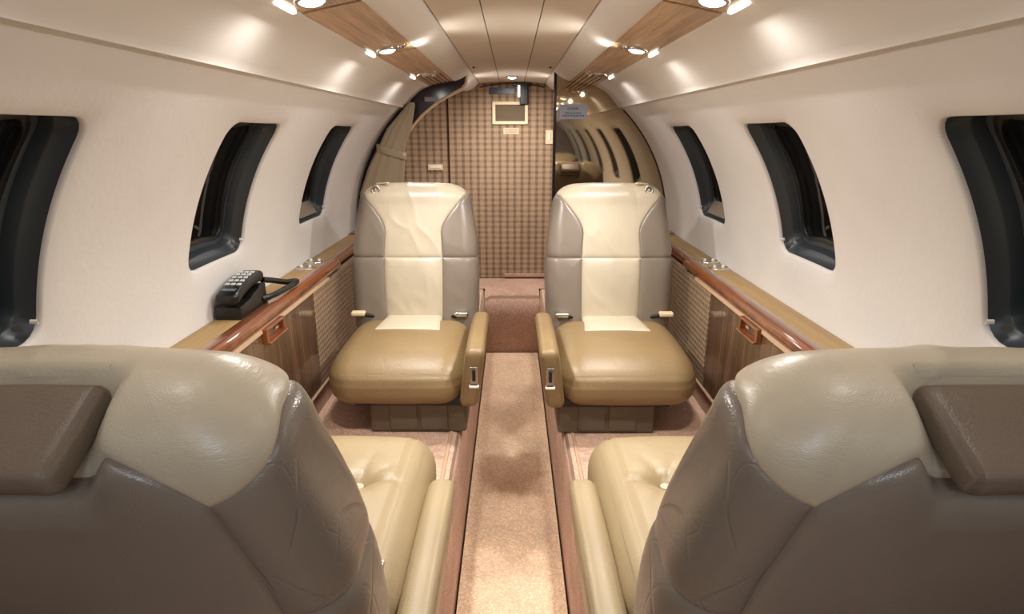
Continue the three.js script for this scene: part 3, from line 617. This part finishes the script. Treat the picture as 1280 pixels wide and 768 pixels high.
// ------------------------------------------------------------------ telephone on the console
{
  const t = thing('telephone', 'black corded telephone with grey keys on the beige console', 'telephone', [-0.724, LEDGE + 0.0015, -1.52]);
  const cr = shapeSolid([[-0.075, 0], [0.085, 0], [0.085, 0.052], [0.06, 0.056], [0.045, 0.046], [0.015, 0.042], [-0.01, 0.032], [-0.075, 0.026]], 0.062, [], 0.003).translate(0, 0, -0.031).rotateY(Math.PI / 2);   // shape x -> -z
  part('cradle', boxUV(cr), M.black, t, 'black cradle');
  const hs = puffBox(0.056, 0.032, 0.185, [0.012, 0.011, 0.014], 0.008, v => { const k = v.z / 0.0925; v.y += 0.010 * (1 - k * k) ; v.x *= 1 + 0.06 * k * k; });
  hs.rotateX(0.15); hs.translate(0, 0.060, -0.010);
  const h = part('handset', hs, M.black, t, 'black handset');
  for (let r = 0; r < 5; r++) for (let c = 0; c < 3; c++) {
    const k = rbox(0.011, 0.004, 0.012, 0.0015, (c - 1) * 0.015, 0.0270 - 0.010 * Math.pow((r - 2) * 0.02 / 0.0925, 2) - 0.0005, (r - 2) * 0.021 - 0.006);
    k.rotateX(0.15); k.translate(0, 0.060, -0.010); part('key', k, M.key, h);
  }
  const dl = rbox(0.036, 0.003, 0.016, 0.001, 0, 0.0205, 0.064); dl.rotateX(0.15); dl.translate(0, 0.060, -0.01); part('display', dl, std({ color: 0x4a5a68, roughness: 0.2 }), h, 'small blue grey display');
  part('cord', tube([[0.020, 0.060, -0.10], [0.030, 0.045, -0.15], [0.045, 0.024, -0.215], [0.056, 0.016, -0.262], [0.062, 0.016, -0.235], [0.058, 0.016, -0.17], [0.048, 0.015, -0.10], [0.030, 0.014, -0.06]], 0.0085, 60, 12), M.black, t, 'thick black cord loop');
  part('line_lead', tube([[-0.028, 0.02, 0.03], [-0.038, 0.012, 0.04], [-0.040, 0.006, 0.02]], 0.005, 12, 8), M.black, t);
}
// ------------------------------------------------------------------ curtain tied back at the left partition
{
  const c = thing('curtain', 'beige curtain gathered and tied back against the dark arch', 'curtain', [-0.60, FLOOR, -2.90]);
  const key = [[0.05, 0.085, -0.035], [0.30, 0.095, -0.035], [0.62, 0.098, -0.035], [0.74, 0.085, 0.0], [0.83, 0.062, 0.028], [0.92, 0.055, 0.070], [1.02, 0.020, 0.128], [1.035, 0.010, 0.137]];   // height, half width, centre x
  const P = []; const n = 96;
  for (let j = 0; j <= 60; j++) {
    const y = lerp(0.05, 1.035, j / 60); let k = 0; while (k < key.length - 2 && key[k + 1][0] < y) k++;
    const t = clamp((y - key[k][0]) / (key[k + 1][0] - key[k][0]), 0, 1), hw = lerp(key[k][1], key[k + 1][1], t), cx = lerp(key[k][2], key[k + 1][2], t); const r = [];
    for (let i = 0; i <= n; i++) { const a = i / n * 2 * Math.PI, f = 1 + 0.07 * Math.sin(a * 11 + 0.6 * Math.sin(y * 6)) + 0.05 * Math.sin(a * 5 + y * 3); r.push(new THREE.Vector3(cx + hw * f * Math.cos(a), y, (0.018 + 0.012 * hw / 0.09) * f * Math.sin(a) * 1.1)); }
    P.push(r);
  }
  part('folds', smoothNormals(gridGeo(P, true)), M.curtain, c);
  const tb = []; for (let i = 0; i <= 48; i++) { const a = i / 48 * 2 * Math.PI; tb.push([0.028 + 0.068 * Math.cos(a), 0.815 - 0.020 * Math.cos(a), 0.037 * Math.sin(a)]); }
  part('tieback', (() => { const rows = [[-0.017], [-0.012], [0.012], [0.017]].map(([dy], k) => tb.map(([x, y, z]) => new THREE.Vector3(x * (k % 3 ? 1.03 : 1), y + dy, z * (k % 3 ? 1.06 : 1)))); return smoothNormals(gridGeo(rows, true)); })(), M.curtain, c, 'beige tieback band');
  part('tieback_stud', new THREE.SphereGeometry(0.008, 14, 10).translate(0.090, 0.80, 0.02), M.ivory, c); part('hook', new THREE.SphereGeometry(0.007, 14, 10).translate(0.133, 1.03, 0.014), M.chrome, c);
}
// ------------------------------------------------------------------ small fittings on the bulkheads
function canvasTex(w, h, draw) { const c = document.createElement('canvas'); c.width = w; c.height = h; draw(c.getContext('2d'), w, h); const t = new THREE.CanvasTexture(c); t.colorSpace = THREE.SRGBColorSpace; return t; }
function plate(name, label, cat, w, h, x, y, Z, bodyMat, printDraw, depth = 0.004) {
  const g = thing(name, label, cat, [x, y - h / 2, -Z]);
  part('plate', rbox(w, h, depth, 0.0015, 0, h / 2, depth / 2), bodyMat, g);
  if (printDraw) part('print', new THREE.PlaneGeometry(w * 0.96, h * 0.92).translate(0, h / 2, depth + 0.0004), std({ map: canvasTex(256, Math.round(256 * h / w), printDraw), roughness: 0.5 }), g);
  return g;
}
const scribble = (bg, ink, rows) => (c, w, h) => { c.fillStyle = bg; c.fillRect(0, 0, w, h); c.fillStyle = ink; seed = 99; for (const [y, x0, x1, th] of rows) { let x = x0 * w; while (x < x1 * w) { const l = 5 + rnd() * 9; c.fillRect(x, (y + (rnd() - 0.5) * 0.03) * h, l, th * h); x += l + 3 + rnd() * 3; } } };
plate('placard', 'pale blue placard with small dark print on the bronze mirror', 'placard', 0.132, 0.068, 0.290, 1.341, ZP - 0.0005, std({ color: 0xb4bccb, roughness: 0.45 }), scribble('#b4bccb', '#5c6a86', [[0.18, 0.28, 0.68, 0.16], [0.54, 0.2, 0.78, 0.11], [0.72, 0.1, 0.86, 0.12]]));
plate('placard', 'small grey rounded placard on the dark violet arch', 'placard', 0.062, 0.021, -0.380, 1.397, ZP - 0.0005, std({ color: 0x9a9cab, roughness: 0.45 }));
plate('placard', 'small pink lettered placard under the framed grille on the checked door', 'placard', 0.092, 0.036, -0.005, 1.255, ZF - 0.012, std({ color: 0xe6b9a0, roughness: 0.5 }), scribble('#e8bda4', '#c07060', [[0.2, 0.1, 0.9, 0.22], [0.56, 0.14, 0.86, 0.22]]));
{
  const g = thing('framed_grille', 'cream framed brown grille on the checked bulkhead door', 'grille', [-0.011, 1.296, -ZF + 0.012]);
  const o = (w, h) => [[-w / 2, 0.061 - h / 2], [w / 2, 0.061 - h / 2], [w / 2, 0.061 + h / 2], [-w / 2, 0.061 + h / 2]];
  part('frame', shapeSolid(o(0.205, 0.122), 0.012, [o(0.180, 0.098)], 0.003), M.ivory, g, 'cream frame');
  part('mesh_panel', rbox(0.18, 0.098, 0.004, 0.001, 0, 0.061, 0.003, 1), M.grille, g, 'brown grille');
  for (let i = 0; i < 9; i++) part('bar', rbox(0.172, 0.004, 0.004, 0.001, 0, 0.061 - 0.04 + i * 0.01, 0.006, 1), M.grille, g);
}
{
  const g = thing('switch_plate', 'upright ivory switch plate on the checked door near the mirror edge', 'switch', [0.2235, 1.18, -ZF + 0.012]);
  part('plate', rbox(0.045, 0.080, 0.008, 0.003, 0, 0.04, 0.004), M.ivory, g); part('rocker', rbox(0.014, 0.040, 0.008, 0.003, 0, 0.042, 0.009), M.white, g);
  const h = thing('switch_plate', 'small horizontal ivory switch plate on the checked cloth beside the arch trim', 'switch', [-0.466, 1.015, -ZF + 0.0]);
  part('plate', rbox(0.090, 0.036, 0.010, 0.004, 0, 0.028, 0.005), M.ivory, h); for (const x of [-0.02, 0.018]) part('knob', new THREE.CylinderGeometry(0.006, 0.006, 0.012, 16).rotateX(Math.PI / 2).translate(x, 0.004, 0.006), M.satin, h);
  part('rocker', rbox(0.066, 0.016, 0.006, 0.003, 0, 0.030, 0.011), M.white, h);
}
plate('sign_panel', 'dark blue narrow sign panel at the top of the checked door', 'sign', 0.150, 0.034, -0.058, 1.480, ZF - 0.014, std({ color: 0x27304a, roughness: 0.35 }), null, 0.012);
{
  const g = thing('closer_bracket', 'black door bracket with bright white strip under the rear ceiling lamp', 'bracket', [0.058, 1.402, -ZF + 0.012]);
  part('arm', merge([rbox(0.050, 0.11, 0.026, 0.006, 0.012, 0.055, 0.013), rbox(0.11, 0.018, 0.022, 0.004, 0.0, 0.112, 0.014)]), M.black, g); part('strip', rbox(0.015, 0.066, 0.012, 0.004, -0.018, 0.075, 0.034), glow(new THREE.Color(1, 0.97, 0.92), 1.6), g, 'bright white strip');
}
{
  const g = thing('ceiling_lamp', 'round lit lamp in the rear ceiling before the checked door', 'lamp', [0, 1.529, -3.32]);
  const hz = part('housing', new THREE.LatheGeometry([[0, 0.004], [0.028, 0.004], [0.030, -0.004], [0.025, -0.007], [0.024, -0.003]].map(p => new THREE.Vector2(...p)), 32), M.satin, g);
  part('lens', new THREE.SphereGeometry(0.023, 28, 12, 0, Math.PI * 2, Math.PI / 2, Math.PI / 2).scale(1, 0.45, 1).translate(0, -0.003, 0), M.lens, hz, 'glowing lens');
  const L = new THREE.SpotLight(WARM, VEST_I, 0, 1.35, 0.8, 2); L.position.set(0, -0.022, 0); L.target.position.set(0, -1, -0.35); L.castShadow = true; L.shadow.radius = 1.6; g.add(L, L.target);
}
{
  // cool white dome lamp of the cabin entry, behind the camera
  const g = thing('dome_lamp', 'flat white dome lamp in the ceiling behind the camera', 'lamp', [0, 1.527, 0.50]);
  part('housing', rbox(DOME_SIZE[0] + 0.03, 0.012, DOME_SIZE[1] + 0.03, 0.005, 0, -0.003, 0), M.white, g); part('diffuser', rbox(DOME_SIZE[0], 0.006, DOME_SIZE[1], 0.002, 0, -0.009, 0), M.dome, g, 'glowing diffuser');
  const L = new THREE.RectAreaLight(COOL, DOME_I, ...DOME_SIZE); L.position.set(0, -0.016, 0); L.rotation.x = -Math.PI / 2; L.castShadow = true; g.add(L);
}
scene.traverse(o => { if (o.isMesh) { o.castShadow = true; o.receiveShadow = true; } });
renderer.render(scene, camera);
